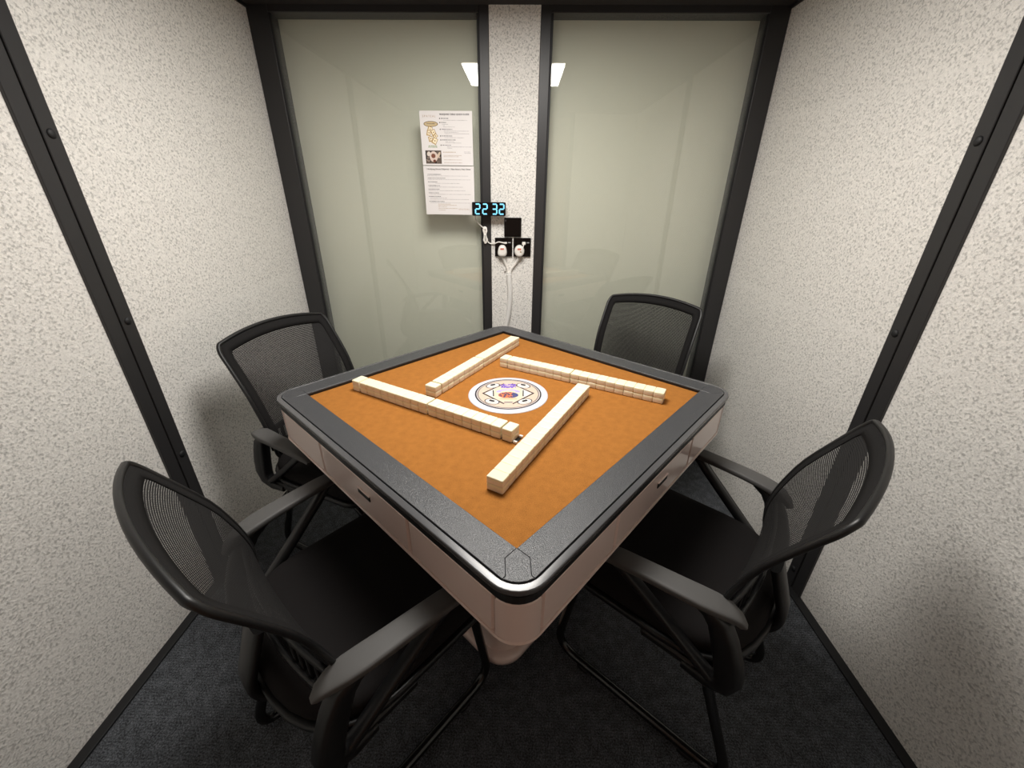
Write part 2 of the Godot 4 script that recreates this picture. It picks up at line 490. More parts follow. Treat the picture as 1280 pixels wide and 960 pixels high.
func build_table() -> void:
	var t := thing("mahjong_table", "square automatic mahjong table with orange cloth and dark rail", "table", TAB, deg_to_rad(TAB_TURN))
	var mb := MB.new()
	mb.box(Vector3(0, YCL - 0.004, 0), Vector3(0.832, 0.008, 0.832), 0.0)
	part(t, "playing_cloth", mb.mesh(), M.cloth)
	# thin raised lip round the cloth
	for k in 4:
		mb = MB.new()
		mb.box(Vector3(0, 0.7705, 0.4132), Vector3(0.828, 0.0115, 0.0016), 0.0004, Basis.IDENTITY)
		var o := part(t, "inner_lip", mb.mesh(), M.seal)
		o.basis = side_basis(k)
	# rail plates and keystone corners
	var pl := PackedVector2Array([Vector2(-0.4130, 0.4140), Vector2(-0.4130, 0.442), Vector2(-0.4370, 0.466), Vector2(-0.4370, 0.4728), Vector2(0.4370, 0.4728), Vector2(0.4370, 0.466), Vector2(0.4130, 0.442), Vector2(0.4130, 0.4140)])
	var ks := PackedVector2Array([Vector2(0.4135, 0.4135), Vector2(0.442, 0.4135), Vector2(0.466, 0.4375), Vector2(0.4728, 0.4375)])
	for i in 7:
		var a := PI / 2 * i / 6
		ks.append(Vector2(0.4265 + 0.047 * cos(a), 0.4265 + 0.047 * sin(a)) if i > 0 and i < 6 else Vector2(0.4728, 0.439) if i == 0 else Vector2(0.439, 0.4728))
	ks.append_array(PackedVector2Array([Vector2(0.4375, 0.4728), Vector2(0.4375, 0.466), Vector2(0.4135, 0.442)]))
	mb = MB.new()
	mb.prism(MB.inset(pl, 0.0001), 0.757, 0.7785, 0.0005)
	var plate_mesh := mb.mesh()
	mb = MB.new()
	mb.prism(MB.inset(ks, 0.0001), 0.757, 0.7785, 0.0005)
	var key_mesh := mb.mesh()
	for k in 4:
		part(t, "rail_plate", plate_mesh, M.rail).basis = side_basis(k)
		part(t, "corner_plate", key_mesh, M.rail).basis = side_basis(k)
	# outer rim: a closed moulding
	var prof := [[0.4755, 0.752], [0.4755, 0.7768], [0.4757, 0.7773], [0.4762, 0.7775], [0.4768, 0.7775], [0.4865, 0.7765], [0.4870, 0.7764], [0.4878, 0.7758], [0.4884, 0.7746], [0.4886, 0.7728], [0.4886, 0.7690], [0.4880, 0.7660], [0.4860, 0.7635], [0.4820, 0.7620], [0.4805, 0.752]]
	var rings := []
	for p in prof: rings.append(rsq(p[0], 0.061 - (0.4886 - p[0]), p[1]))
	mb = MB.new()
	mb.loft(rings, true, true, false)
	part(t, "outer_rim", mb.mesh(), M.rim)
	# dark seal under the rim
	rings = []
	for p in [[0.472, 0.744], [0.4835, 0.744], [0.4835, 0.7600], [0.472, 0.7600]]: rings.append(rsq(p[0], 0.052, p[1]))
	mb = MB.new()
	mb.loft(rings, true, true, false, true)
	part(t, "seal_band", mb.mesh(), M.seal)
	# inner core and apron bottom lip
	mb = MB.new()
	mb.loft([rsq(0.462, 0.04, 0.652), rsq(0.462, 0.04, 0.7445)], true, false, true, true)
	part(t, "core", mb.mesh(), M.core)
	rings = []
	for p in [[0.455, 0.643], [0.4835, 0.643], [0.4845, 0.645], [0.4835, 0.6505], [0.455, 0.6505]]: rings.append(rsq(p[0], 0.055, p[1]))
	mb = MB.new()
	mb.loft(rings, true, true, false, true)
	part(t, "apron_lip", mb.mesh(), M.lacquer)
	# side panels: a drawer in the middle, a panel either side, a rounded cover at each corner
	for k in 4:
		var holder := side_basis(k)
		mb = MB.new()
		mb.box(Vector3(0, 0.6975, 0.4730), Vector3(0.3750, 0.091, 0.020), 0.0035)
		var dr := part(t, "drawer", mb.mesh(), M.lacquer)
		dr.basis = holder
		mb = MB.new()
		mb.box(Vector3(0.02, 0.703, 0.4833), Vector3(0.052, 0.014, 0.003), 0.0012)
		var hd := part(dr, "handle", mb.mesh(), M.core)
		mb = MB.new()
		mb.box(Vector3(0.02, 0.7115, 0.4840), Vector3(0.054, 0.003, 0.0045), 0.001)
		part(dr, "handle_lip", mb.mesh(), M.lacquer)
		for s in [-1, 1]:
			mb = MB.new()
			mb.box(Vector3(s * 0.3092, 0.6975, 0.4730), Vector3(0.2320, 0.091, 0.020), 0.0035)
			part(t, "side_panel", mb.mesh(), M.lacquer).basis = holder
		var cp := PackedVector2Array()
		cp.append(Vector2(0.483, 0.4302))
		for i in 9:
			var a := PI / 2 * i / 8
			cp.append(Vector2(0.431 + 0.052 * cos(a), 0.431 + 0.052 * sin(a)))
		cp.append(Vector2(0.4302, 0.483))
		cp.append(Vector2(0.4302, 0.463))
		cp.append(Vector2(0.463, 0.4302))
		mb = MB.new()
		mb.prism(cp, 0.6515, 0.743, 0.005, true)
		part(t, "corner_cover", mb.mesh(), M.lacquer).basis = holder
	# pedestal with a flange foot and casters
	mb = MB.new()
	mb.loft([rsq(0.255, 0.070, 0.085), rsq(0.255, 0.070, 0.642)], true, false, true)
	var ped := part(t, "pedestal", mb.mesh(), M.lacquer)
	ped.position = Vector3(-0.0132, 0, -0.015)
	rings = []
	for p in [[0.24, 0.058], [0.270, 0.058], [0.275, 0.062], [0.275, 0.074], [0.272, 0.082], [0.262, 0.087], [0.24, 0.087]]: rings.append(rsq(p[0], 0.075, p[1]))
	mb = MB.new()
	mb.loft(rings, true, true, false)
	part(ped, "base_flange", mb.mesh(), M.lacquer)
	mb = MB.new()
	mb.loft([rsq(0.24, 0.06, 0.056), rsq(0.24, 0.06, 0.0575)], true, false, true, true)
	part(ped, "base_plate", mb.mesh(), M.core)
	for k in 4:
		mb = MB.new()
		mb.lathe(Vector3.ZERO, [[0.004, -0.011], [0.021, -0.011], [0.025, -0.007], [0.025, 0.007], [0.021, 0.011], [0.004, 0.011]], 20)
		mb.box(Vector3(0, 0, 0.0), Vector3(0.001, 0.03, 0.001))
		var cs := part(t, "caster", mb.mesh(), M.plastic)
		var b2 := side_basis(k)
		cs.position = b2 * Vector3(0.222, 0.0255, 0.222) + ped.position
		cs.basis = b2 * Basis(Vector3.UP, PI / 4) * Basis(Vector3.RIGHT, PI / 2)
		mb = MB.new()
		mb.box(Vector3.ZERO, Vector3(0.03, 0.02, 0.03), 0.004)
		var fk := part(t, "caster_fork", mb.mesh(), M.plastic)
		fk.position = b2 * Vector3(0.215, 0.05, 0.215) + ped.position
	build_console(t)
	build_lifts(t)

func build_console(t: Node3D) -> void:
	var c := Node3D.new()
	c.name = "dice_console"
	t.add_child(c, true)
	c.position = Vector3(0.004, YCL, 0.0)
	c.rotation.y = -deg_to_rad(TAB_TURN) + 0.04
	var mb := MB.new()
	mb.lathe(Vector3.ZERO, [[0.1185, 0.0], [0.1185, 0.0012], [0.1165, 0.0024], [0.100, 0.0036], [0.097, 0.0030]], 72)
	part(c, "white_ring", mb.mesh(), M.ring)
	# printed plate
	mb = MB.new()
	var n := 64
	for i in n:
		var a := TAU * i / n
		var b := TAU * (i + 1) / n
		var p0 := Vector2(cos(a), sin(a)); var p1 := Vector2(cos(b), sin(b))
		mb.v.append_array(PackedVector3Array([Vector3(0, 0.0042, 0), Vector3(p0.x, 0, p0.y) * 0.099 + Vector3(0, 0.0042, 0), Vector3(p1.x, 0, p1.y) * 0.099 + Vector3(0, 0.0042, 0)]))
		mb.uv.append_array(PackedVector2Array([Vector2(0.5, 0.5), Vector2(0.5, 0.5) + p0 * 0.5, Vector2(0.5, 0.5) + p1 * 0.5]))
		mb.g.append(-1)
	var m := mat(Color.WHITE, 0.25)
	m.albedo_texture = tex(console_print())
	m.texture_repeat = false
	part(c, "printed_plate", mb.mesh(), m)
	# four oval buttons
	for s in [[-1, -1], [1, -1], [-1, 1], [1, 1]]:
		mb = MB.new()
		mb.slab(Vector3.ZERO, 0.0135, 0.0095, 0.004, 0.0065, 0.009, 0.001, 0.0, 4, 2)
		var o := part(c, "button", mb.mesh(), M.white_gloss)
		o.position = Vector3(s[0] * 0.047, 0, s[1] * 0.053)
		o.rotation.y = s[0] * s[1] * 0.5
		mb = MB.new()
		mb.slab(Vector3.ZERO, 0.0085, 0.0048, 0.0064, 0.0070, 0.003, 0.0, 0.0, 3, 1)
		part(o, "button_mark", mb.mesh(), M.ink)

func seg_dist(p: Vector2, a: Vector2, b: Vector2) -> float:
	var d := b - a
	return p.distance_to(a + d * clampf((p - a).dot(d) / d.length_squared(), 0, 1))

func console_print() -> Image:
	var S := 384
	var lines := []
	var L := 0.76
	var T := 0.66
	# diamond open at top and bottom
	for q in [[-L, 0.0, -0.14, T], [-L, 0.0, -0.14, -T], [L, 0.0, 0.14, T], [L, 0.0, 0.14, -T]]:
		lines.append([Vector2(q[0], q[1]), Vector2(q[2], q[3]), 0.024])
	# short bars that cut the side points
	for s in [-1.0, 1.0]:
		lines.append([Vector2(s * 0.46, -0.20), Vector2(s * 0.44, 0.19), 0.018])
	var bl := noise_img(S, 0.05, 3, 91)
	return rgb_image(S, func(i: int):
		var p := Vector2(i % S, i / S) / (S * 0.5) - Vector2.ONE
		var r := p.length()
		var col := Vector3(208, 184, 166)
		if r > 0.955: col = Vector3(44, 42, 48)
		elif r > 0.925: col = Vector3(200, 188, 184)
		elif r > 0.90: col = Vector3(84, 80, 84)
		else:
			if absf(p.x) / 0.70 + absf(p.y) / 0.72 < 1.0: col = Vector3(216, 196, 174)
			if absf(p.x) > 0.43 and absf(p.x) / 0.70 + absf(p.y) / 0.72 < 1.0: col = Vector3(214, 216, 214)
			for l in lines:
				if seg_dist(p, l[0], l[1]) < l[2]: col = Vector3(40, 38, 44)
			for b in [Vector2(-0.475, -0.53), Vector2(0.475, -0.53), Vector2(-0.475, 0.53), Vector2(0.475, 0.53)]:
				var w: Vector2 = (p - b).rotated(signf(b.x) * signf(b.y) * 0.5)
				var e0 := Vector2(w.x / 0.235, w.y / 0.165).length()
				if e0 < 1.0: col = Vector3(70, 66, 70) if e0 > 0.86 else Vector3(214, 212, 208)
			var nz := bl[i] / 255.0
			# coloured print in the middle
			if absf(p.x) < 0.24 and p.y > -0.66 and p.y < -0.36 and nz > 0.40: col = Vector3(122, 92, 200) if nz < 0.62 else Vector3(90, 70, 150)
			var e := Vector2(p.x / 0.36, (p.y + 0.10) / 0.17).length()
			if e < 1.0 and e > 0.62 and p.y < -0.06: col = Vector3(172, 164, 226)
			var e2 := Vector2(p.x / 0.30, (p.y - 0.12) / 0.20).length()
			if e2 < 1.0:
				col = Vector3(226, 118, 70) if nz > 0.5 else Vector3(84, 66, 88)
				if p.x > 0.12 and nz > 0.42: col = Vector3(60, 72, 130)
			var e3 := Vector2(p.x / 0.26, (p.y - 0.36) / 0.06).length()
			if e3 < 1.0: col = Vector3(238, 176, 140)
			if absf(p.y - 0.58) < 0.05 and absf(p.x) < 0.12: col = Vector3(150, 140, 136)
		return col)

# ---- rows of tiles (world placement): start corner of the front bottom edge, direction, tile pitch
const TW := 0.0282
const TL := 0.0385
const TT := 0.0168
const ORD := ["first", "second", "third", "fourth", "fifth", "sixth", "seventh", "eighth", "ninth", "tenth", "eleventh", "twelfth", "thirteenth", "fourteenth", "fifteenth", "sixteenth", "seventeenth", "eighteenth", "nineteenth"]
# name, start x, start z, angle, length, count, depth sign (+1: depth lies to the left of the direction), end word, gaps after which tile
var ROWS := [
	["front row", "front", "near", -0.0285, -0.6310, 62.0, 0.5065, 18, 1, [0, 8, 16]],
	["left row", "left", "left", -0.5010, -1.0860, -29.0, 0.5555, 19, 1, [0, 9, 17]],
	["rear right row", "rear right", "left", -0.0680, -1.2880, -28.2, 0.5430, 19, 1, [0, 8]],
	["rear left row", "rear left", "near", -0.2420, -1.0450, 62.6, 0.5220, 18, 1, [0, 8]],
]

func row_frame(r: Array) -> Array:
	var a := deg_to_rad(r[5])
	var d := Vector3(cos(a), 0, -sin(a))
	var n: Vector3 = Vector3(-sin(a), 0, -cos(a)) * float(r[8])
	return [Vector3(r[3], 0, r[4]), d, n, a]

func build_lifts(t: Node3D) -> void:
	for r in ROWS:
		var fr := row_frame(r)
		var mb := MB.new()
		var shows: bool = r[1] == "left"                    # only this lift peeks out, past the right end of the row
		var l0 := 0.012
		var l1: float = r[6] + (0.010 if shows else -0.012)
		mb.box(Vector3.ZERO, Vector3(l1 - l0, 0.002, TL * 0.8), 0.0004)
		var o := part(t, "tile_lift", mb.mesh(), M.plastic)
		var at: Vector3 = fr[0] + fr[1] * ((l0 + l1) * 0.5) + fr[2] * (TL * 0.5)
		o.transform = t.transform.affine_inverse() * Transform3D(Basis(Vector3.UP, fr[3]), Vector3(at.x, YCL + 0.0001, at.z))
		if shows:
			for s in [-1, 1]:
				mb = MB.new()
				mb.box(Vector3((l1 - l0) / 2 - 0.003, 0.0038, s * TL * 0.38), Vector3(0.010, 0.0068, 0.006), 0.001)
				part(o, "end_clip", mb.mesh(), M.white)

func build_tiles() -> void:
	var mb := MB.new()
	mb.slab(Vector3.ZERO, TW / 2, TL / 2, 0.0, TT * 0.62, 0.0026, 0.0, 0.0022, 3, 3)
	var body := mb.mesh()
	mb = MB.new()
	mb.slab(Vector3.ZERO, TW / 2, TL / 2, TT * 0.62, TT, 0.0026, 0.0022, 0.0, 3, 3)
	var back := mb.mesh()
	var proto: Node3D = null
	rng.seed = 77
	for r in ROWS:
		var fr := row_frame(r)
		var n: int = r[7]
		var slack: float = r[6] - n * TW
		var gaps: Array = r[9]
		for k in n:
			var off := k * TW
			var base_gap := slack * 0.35 / (n - 1)
			off += base_gap * k
			for gp in gaps:
				if k > gp: off += slack * 0.65 / gaps.size()
			for layer in 2:
				var jig := rng.randf_range(-0.0004, 0.0004)
				var p: Vector3 = fr[0] + fr[1] * (off + TW / 2) + fr[2] * (TL / 2 + jig)
				p.y = YCL + 0.0011 + layer * TT
				var o: Node3D
				if proto == null:
					proto = Node3D.new()
					part(proto, "face_block", body, M.tile_body)
					part(proto, "back_layer", back, M.tile_back)
					o = proto
				else:
					o = proto.duplicate()
				o.name = "mahjong_tile" if o == proto else "mahjong_tile_%03d" % (get_meta("tiles", 0))
				set_meta("tiles", get_meta("tiles", 0) + 1)
				add_child(o, true)
				o.position = p
				o.rotation.y = fr[3]
				o.set_meta("label", "ivory mahjong tile, %s layer, %s from the %s end of the %s" % ["lower" if layer == 0 else "upper", ORD[k], r[2], r[0]])
				o.set_meta("category", "mahjong tile")
				o.set_meta("group", "mahjong tiles in the " + r[0])

# ------------------------------------------------------------------ chairs (local: forward -z, right +x)
func back_z(y: float) -> float:
	var P := [[0.40, 0.160], [0.44, 0.146], [0.51, 0.118], [0.55, 0.110], [0.61, 0.117], [0.71, 0.149], [0.75, 0.171], [0.81, 0.205], [0.865, 0.238], [0.92, 0.268]]
	for i in P.size() - 1:
		if y <= P[i + 1][0]:
			var t: float = (y - P[i][0]) / (P[i + 1][0] - P[i][0])
			t = clampf(t, 0, 1)
			return lerpf(P[i][1], P[i + 1][1], t)
	return 0.268

func back_pt(u: float, v: float, off := 0.0) -> Vector3:
	var y := lerpf(0.455, 0.868 + 0.026 * (1.0 - u * u), v)
	var w := 0.213 * (1.0 - 0.16 * pow(1.0 - v, 4.0))
	var z := 0.0
	for k in 5: z += back_z(y + (k - 2) * 0.014) / 5.0
	return Vector3(w * u, y, z + 0.012 * (1.0 - u * u) + off)

# rounded outline on the backrest surface, from the right side round the top
func back_ring(e: float, bot: float, top: float, off: float, rad: float) -> PackedVector3Array:
	var o := PackedVector3Array()
	var ru := rad
	var rv := rad
	for q in [[1, 1, 0.0], [-1, 1, PI / 2], [-1, -1, PI], [1, -1, 3 * PI / 2]]:
		var cu: float = q[0] * (e - ru)
		var cv: float = (top - rv) if q[1] > 0 else (bot + rv)
		for i in 8:
			var a: float = q[2] + PI / 2 * i / 7.0
			o.append(back_pt(cu + ru * cos(a), cv + rv * sin(a), off))
		# straight run to the next corner
		var nu: float = [-1, -1, 1, 1][int(round(q[2] / (PI / 2)))] * (e - ru)
		var nv: float = [top - rv, bot + rv, bot + rv, top - rv][int(round(q[2] / (PI / 2)))]
		var a1: float = q[2] + PI / 2
		var p0 := Vector2(cu + ru * cos(a1), cv + rv * sin(a1))
		var p1 := Vector2(nu + ru * cos(a1), nv + rv * sin(a1))
		for i in range(1, 12):
			var p := p0.lerp(p1, i / 12.0)
			o.append(back_pt(p.x, p.y, off))
	return o

func smooth_path(pts: Array, rad: float, closed: bool, seg := 6) -> PackedVector3Array:
	var out := PackedVector3Array()
	var n := pts.size()
	for i in n:
		var p: Vector3 = pts[i]
		if not closed and (i == 0 or i == n - 1):
			out.append(p)
			continue
		var a: Vector3 = pts[(i + n - 1) % n]
		var b: Vector3 = pts[(i + 1) % n]
		var da := (a - p).normalized()
		var db := (b - p).normalized()
		var r := minf(rad, minf((a - p).length(), (b - p).length()) * 0.48)
		for k in seg + 1:
			var t := float(k) / seg
			var q0 := p + da * r
			var q1 := p + db * r
			out.append(q0.lerp(p, t).lerp(p.lerp(q1, t), t))
	return out

func seat_ring(y: float, ins: float) -> PackedVector3Array:
	var o := PackedVector3Array()
	var hw := 0.232 - ins
	var zf := -0.262 + ins
	# front corners
	for i in 7:
		var a := PI / 2 * i / 6
		o.append(Vector3(hw - 0.06 + 0.06 * cos(a - PI / 2), y, zf + 0.06 + 0.06 * sin(a - PI / 2)))
	# right side then the rounded rear
	for i in 17:
		var a := PI * i / 16
		var ca := cos(a); var sa := sin(a)
		o.append(Vector3(hw * signf(ca) * pow(absf(ca), 0.75), y, 0.02 + (0.182 - ins) * pow(sa, 0.85)))
	for i in 7:
		var a := PI / 2 * i / 6
		o.append(Vector3(-hw + 0.06 - 0.06 * cos(a), y, zf + 0.06 - 0.06 * sin(a)))
	return o

func make_chair() -> Node3D:
	var c := Node3D.new()
	var mb := MB.new()
	# seat cushion and shell
	mb.loft([seat_ring(0.418, 0.012), seat_ring(0.424, 0.006), seat_ring(0.440, 0.004), seat_ring(0.456, 0.009), seat_ring(0.466, 0.022), seat_ring(0.470, 0.045), seat_ring(0.472, 0.09)], true, false, true, false, 1)
	part(c, "seat", mb.mesh(), M.seat)
	mb = MB.new()
	mb.loft([seat_ring(0.394, 0.030), seat_ring(0.398, 0.004), seat_ring(0.406, -0.004), seat_ring(0.422, -0.006), seat_ring(0.4235, -0.002), seat_ring(0.4235, 0.006), seat_ring(0.417, 0.02)], true, false, true, false, 90)
	part(c, "seat_shell", mb.mesh(), M.plastic)
	# backrest frame
	var path := PackedVector3Array()
	path = back_ring(1.0, 0.0, 1.0, 0.0, 0.08)
	var hw := []
	var ht := []
	for i in path.size():
		var top := clampf((path[i].y - 0.80) / 0.06, 0.0, 1.0)
		hw.append(lerpf(0.0055, 0.0060, top))
		ht.append(lerpf(0.0055, 0.0062, top))
	mb = MB.new()
	mb.sweep(path, hw, ht, Vector3(0, 0.25, 1), true, 10, 3.0)
	part(c, "back_frame", mb.mesh(), M.plastic)
	# solid border of the mesh panel
	mb = MB.new()
	var loops := []
	for k in 3:
		var e: float = [0.985, 0.92, 0.855][k]
		var top: float = [0.99, 0.955, 0.925][k]
		var bot: float = [0.01, 0.05, 0.10][k]
		var r := back_ring(e, bot, top, -0.003, [0.078, 0.07, 0.05][k])
		loops.append(r)
	var back_loops := []
	for k in [2, 1, 0]:
		var r := PackedVector3Array()
		for p in loops[k]: r.append(p + Vector3(0, 0, 0.003))
		back_loops.append(r)
	mb.loft(loops + back_loops, true, true, false)
	part(c, "mesh_border", mb.mesh(), M.band)
	# woven mesh: fine ribs and cross threads
	mb = MB.new()
	var ribs := 92
	for i in ribs:
		var v := lerpf(0.09, 0.935, (i + 0.5) / ribs)
		var dv := 0.845 / ribs * 0.37
		for j in 14:
			var u0 := lerpf(-0.87, 0.87, j / 14.0)
			var u1 := lerpf(-0.87, 0.87, (j + 1) / 14.0)
			var a := back_pt(u0, v - dv); var b := back_pt(u1, v - dv); var d := back_pt(u1, v + dv); var e := back_pt(u0, v + dv)
			mb.shape(PackedVector3Array([a, b, d, a, d, e]), PackedInt32Array([1, 1]), false)
	var cross := 78
	for j in cross:
		var u := lerpf(-0.87, 0.87, (j + 0.5) / cross)
		var du := 1.74 / cross * 0.15
		for i in 14:
			var v0 := lerpf(0.09, 0.935, i / 14.0)
			var v1 := lerpf(0.09, 0.935, (i + 1) / 14.0)
			var a := back_pt(u - du, v0, 0.0008); var b := back_pt(u + du, v0, 0.0008); var d := back_pt(u + du, v1, 0.0008); var e := back_pt(u - du, v1, 0.0008)
			mb.shape(PackedVector3Array([a, b, d, a, d, e]), PackedInt32Array([2, 2]), false)
	var weave := part(c, "woven_mesh", mb.mesh(), M.meshcloth)
	weave.set_meta("kind", "stuff")
	# lumbar support behind the mesh with upright fins
	mb = MB.new()
	for y in [0.505, 0.575]:
		var p := PackedVector3Array()
		for i in 13: p.append(Vector3(lerpf(-0.195, 0.195, i / 12.0), y, back_z(y) + 0.024 * (1.0 - pow(lerpf(-1, 1, i / 12.0), 2)) + 0.014))
		mb.sweep(p, 0.009, 0.005, Vector3.UP, false, 8, 4.0)
	for x in [-0.165, -0.14, -0.115, -0.09, 0.09, 0.115, 0.14, 0.165]:
		var zz: float = back_z(0.54) + 0.024 * (1.0 - pow(x / 0.195, 2)) + 0.014
		mb.box(Vector3(x, 0.54, zz), Vector3(0.011, 0.066, 0.008), 0.002)
	part(c, "lumbar_support", mb.mesh(), M.plastic)
	# central spine from under the seat up to the back
	mb = MB.new()
	var sp := smooth_path([Vector3(0, 0.380, -0.02), Vector3(0, 0.374, 0.200), Vector3(0, 0.430, 0.222), Vector3(0, 0.560, 0.176)], 0.04, false)
	mb.sweep(sp, 0.030, 0.011, Vector3.RIGHT, false, 10, 4.0)
	part(c, "back_spine", mb.mesh(), M.plastic)
	# arms
	for s in [-1.0, 1.0]:
		var arm := Node3D.new()
		arm.name = "armrest"
		c.add_child(arm, true)
		mb = MB.new()
		var pad := PackedVector3Array([Vector3(s * 0.268, 0.588, -0.155), Vector3(s * 0.265, 0.596, -0.140), Vector3(s * 0.258, 0.599, -0.08), Vector3(s * 0.251, 0.600, -0.02), Vector3(s * 0.244, 0.600, 0.04), Vector3(s * 0.238, 0.599, 0.080), Vector3(s * 0.232, 0.597, 0.108), Vector3(s * 0.226, 0.592, 0.132), Vector3(s * 0.221, 0.582, 0.150), Vector3(s * 0.218, 0.568, 0.160)])
		mb.sweep(pad, [0.016, 0.021, 0.0235, 0.024, 0.0250, 0.026, 0.0250, 0.021, 0.014, 0.007], [0.006, 0.0085, 0.009, 0.009, 0.009, 0.009, 0.009, 0.009, 0.008, 0.007], Vector3(s, 0, 0.12), false, 16, 5.0)
		part(arm, "arm_pad", mb.mesh(), M.plastic_soft)
		mb = MB.new()
		var post := PackedVector3Array([Vector3(s * 0.236, 0.594, 0.070), Vector3(s * 0.233, 0.582, 0.098), Vector3(s * 0.230, 0.560, 0.120), Vector3(s * 0.228, 0.520, 0.138), Vector3(s * 0.226, 0.470, 0.155), Vector3(s * 0.224, 0.425, 0.166), Vector3(s * 0.223, 0.395, 0.160), Vector3(s * 0.222, 0.378, 0.130), Vector3(s * 0.220, 0.376, 0.08)])
		mb.sweep(post, [0.020, 0.020, 0.019, 0.018, 0.018, 0.018, 0.018, 0.017, 0.015], [0.008, 0.014, 0.021, 0.025, 0.027, 0.027, 0.023, 0.015, 0.011], Vector3.RIGHT, false, 12, 4.0)
		part(arm, "arm_post", mb.mesh(), M.plastic)
		mb = MB.new()
		var strut := PackedVector3Array([Vector3(s * 0.258, 0.592, -0.100), Vector3(s * 0.250, 0.562, -0.066), Vector3(s * 0.237, 0.48, 0.030), Vector3(s * 0.228, 0.415, 0.108), Vector3(s * 0.225, 0.392, 0.138)])
		mb.sweep(strut, 0.014, 0.010, Vector3.RIGHT, false, 10, 4.0)
		part(arm, "arm_strut", mb.mesh(), M.plastic)
		mb = MB.new()
		mb.box(Vector3(s * 0.207, 0.383, 0.06), Vector3(0.045, 0.022, 0.16), 0.005)
		part(arm, "arm_bracket", mb.mesh(), M.plastic)
	# sled legs: one bent tube loop either side, two cross bars, four foot pads
	for s in [-1.0, 1.0]:
		mb = MB.new()
		var x: float = s * 0.178
		var loop := smooth_path([Vector3(x, 0.374, 0.105), Vector3(x, 0.0185, 0.240), Vector3(x, 0.0185, -0.272), Vector3(x, 0.374, -0.215)], 0.075, true, 7)
		mb.sweep(loop, 0.0125, 0.0125, Vector3.RIGHT, true, 12, 2.0)
		part(c, "leg_loop", mb.mesh(), M.tube)
		for z in [-0.17, 0.14]:
			mb = MB.new()
			mb.slab(Vector3(x, 0, z), 0.013, 0.02, 0.0, 0.010, 0.008, 0.002, 0.0, 3, 2)
			part(c, "foot_pad", mb.mesh(), M.plastic)
	for z in [-0.16, 0.05]:
		mb = MB.new()
		mb.sweep(PackedVector3Array([Vector3(-0.178, 0.378, z), Vector3(0.178, 0.378, z)]), 0.011, 0.011, Vector3.ZERO, false, 10)
		part(c, "cross_bar", mb.mesh(), M.tube)
	return c

func build_chairs() -> void:
	var proto := make_chair()
	var spots := [
		[-0.386, -0.628, 50.0, "black mesh armchair at front left, nearest the camera"],
		[0.458, -0.780, 139.5, "black mesh armchair at front right beside the right wall"],
		[-0.648, -1.275, -22.5, "black mesh armchair behind the table's left corner by the left wall"],
		[0.461, -1.635, -126.3, "black mesh armchair at the back in front of the right window"],
	]
	for i in spots.size():
		var o: Node3D = proto if i == 0 else proto.duplicate()
		o.name = "office_chair" if i == 0 else "office_chair_%03d" % i
		add_child(o, true)
		o.position = Vector3(spots[i][0], 0, spots[i][1])
		o.rotation.y = deg_to_rad(spots[i][2] - 90.0)
		o.set_meta("label", spots[i][3])
		o.set_meta("category", "chair")
		o.set_meta("group", "mesh chairs round the mahjong table")

# ------------------------------------------------------------------ things on the back wall
func lettering(parent: Node3D, called: String, text: String, x0: float, y: float, width: float, z: float, m: Material, serif := false, weight := 400) -> void:
	var f := SystemFont.new()
	f.font_names = PackedStringArray(["Droid Serif" if serif else "Droid Sans"])
	f.font_weight = weight
	var t := TextMesh.new()
	t.text = text
	t.font = f
	t.font_size = 24
	t.depth = 0.0
	t.pixel_size = 0.001
	t.curve_step = 2.0
	var bb := t.get_aabb()
	var s := width / bb.size.x
	t.pixel_size = 0.001 * s
	bb = t.get_aabb()
	var o := part(parent, called, t, m)
	o.position = Vector3(x0 - bb.position.x, y - (bb.position.y + bb.size.y / 2), z)

func ink_line(im: Image, x0: int, x1: int, y: int, h: int, c: Color) -> void:
	var x := x0
	while x < x1:
		var w := rng.randi_range(4, 13)
		im.fill_rect(Rect2i(x, y, mini(w, x1 - x), h), c.lerp(Color(0.88, 0.87, 0.865), rng.randf_range(0.0, 0.45)))
		x += w + rng.randi_range(1, 3)

func blob(im: Image, cx: float, cy: float, rx: float, ry: float, c: Color, rot := 0.0) -> void:
	var R := int(maxf(rx, ry)) + 1
	for y in range(int(cy) - R, int(cy) + R + 1):
		for x in range(int(cx) - R, int(cx) + R + 1):
			if x < 0 or y < 0 or x >= im.get_width() or y >= im.get_height(): continue
			var p := Vector2(x - cx, y - cy).rotated(-rot)
			if pow(p.x / rx, 2) + pow(p.y / ry, 2) < 1.0: im.set_pixel(x, y, c)

func tile_glyph(im: Image, cx: float, cy: float, hw: float, hh: float, rot: float) -> void:
	for y in range(int(cy - 34), int(cy + 34)):
		for x in range(int(cx - 34), int(cx + 34)):
			var p := Vector2(x - cx, y - cy).rotated(-rot)
			if absf(p.x) < hw and absf(p.y) < hh:
				var edge := absf(p.x) > hw - 3.0 or absf(p.y) > hh - 3.0
				im.set_pixel(x, y, Color8(150, 116, 66) if edge else Color8(240, 226, 196))
			elif absf(p.x + 2) < hw + 3 and absf(p.y - 2) < hh + 3 and im.get_pixel(x, y).g > 0.85:
				im.set_pixel(x, y, Color8(196, 168, 120))
	blob(im, cx, cy, 4.5, 4.5, Color8(120, 84, 60))

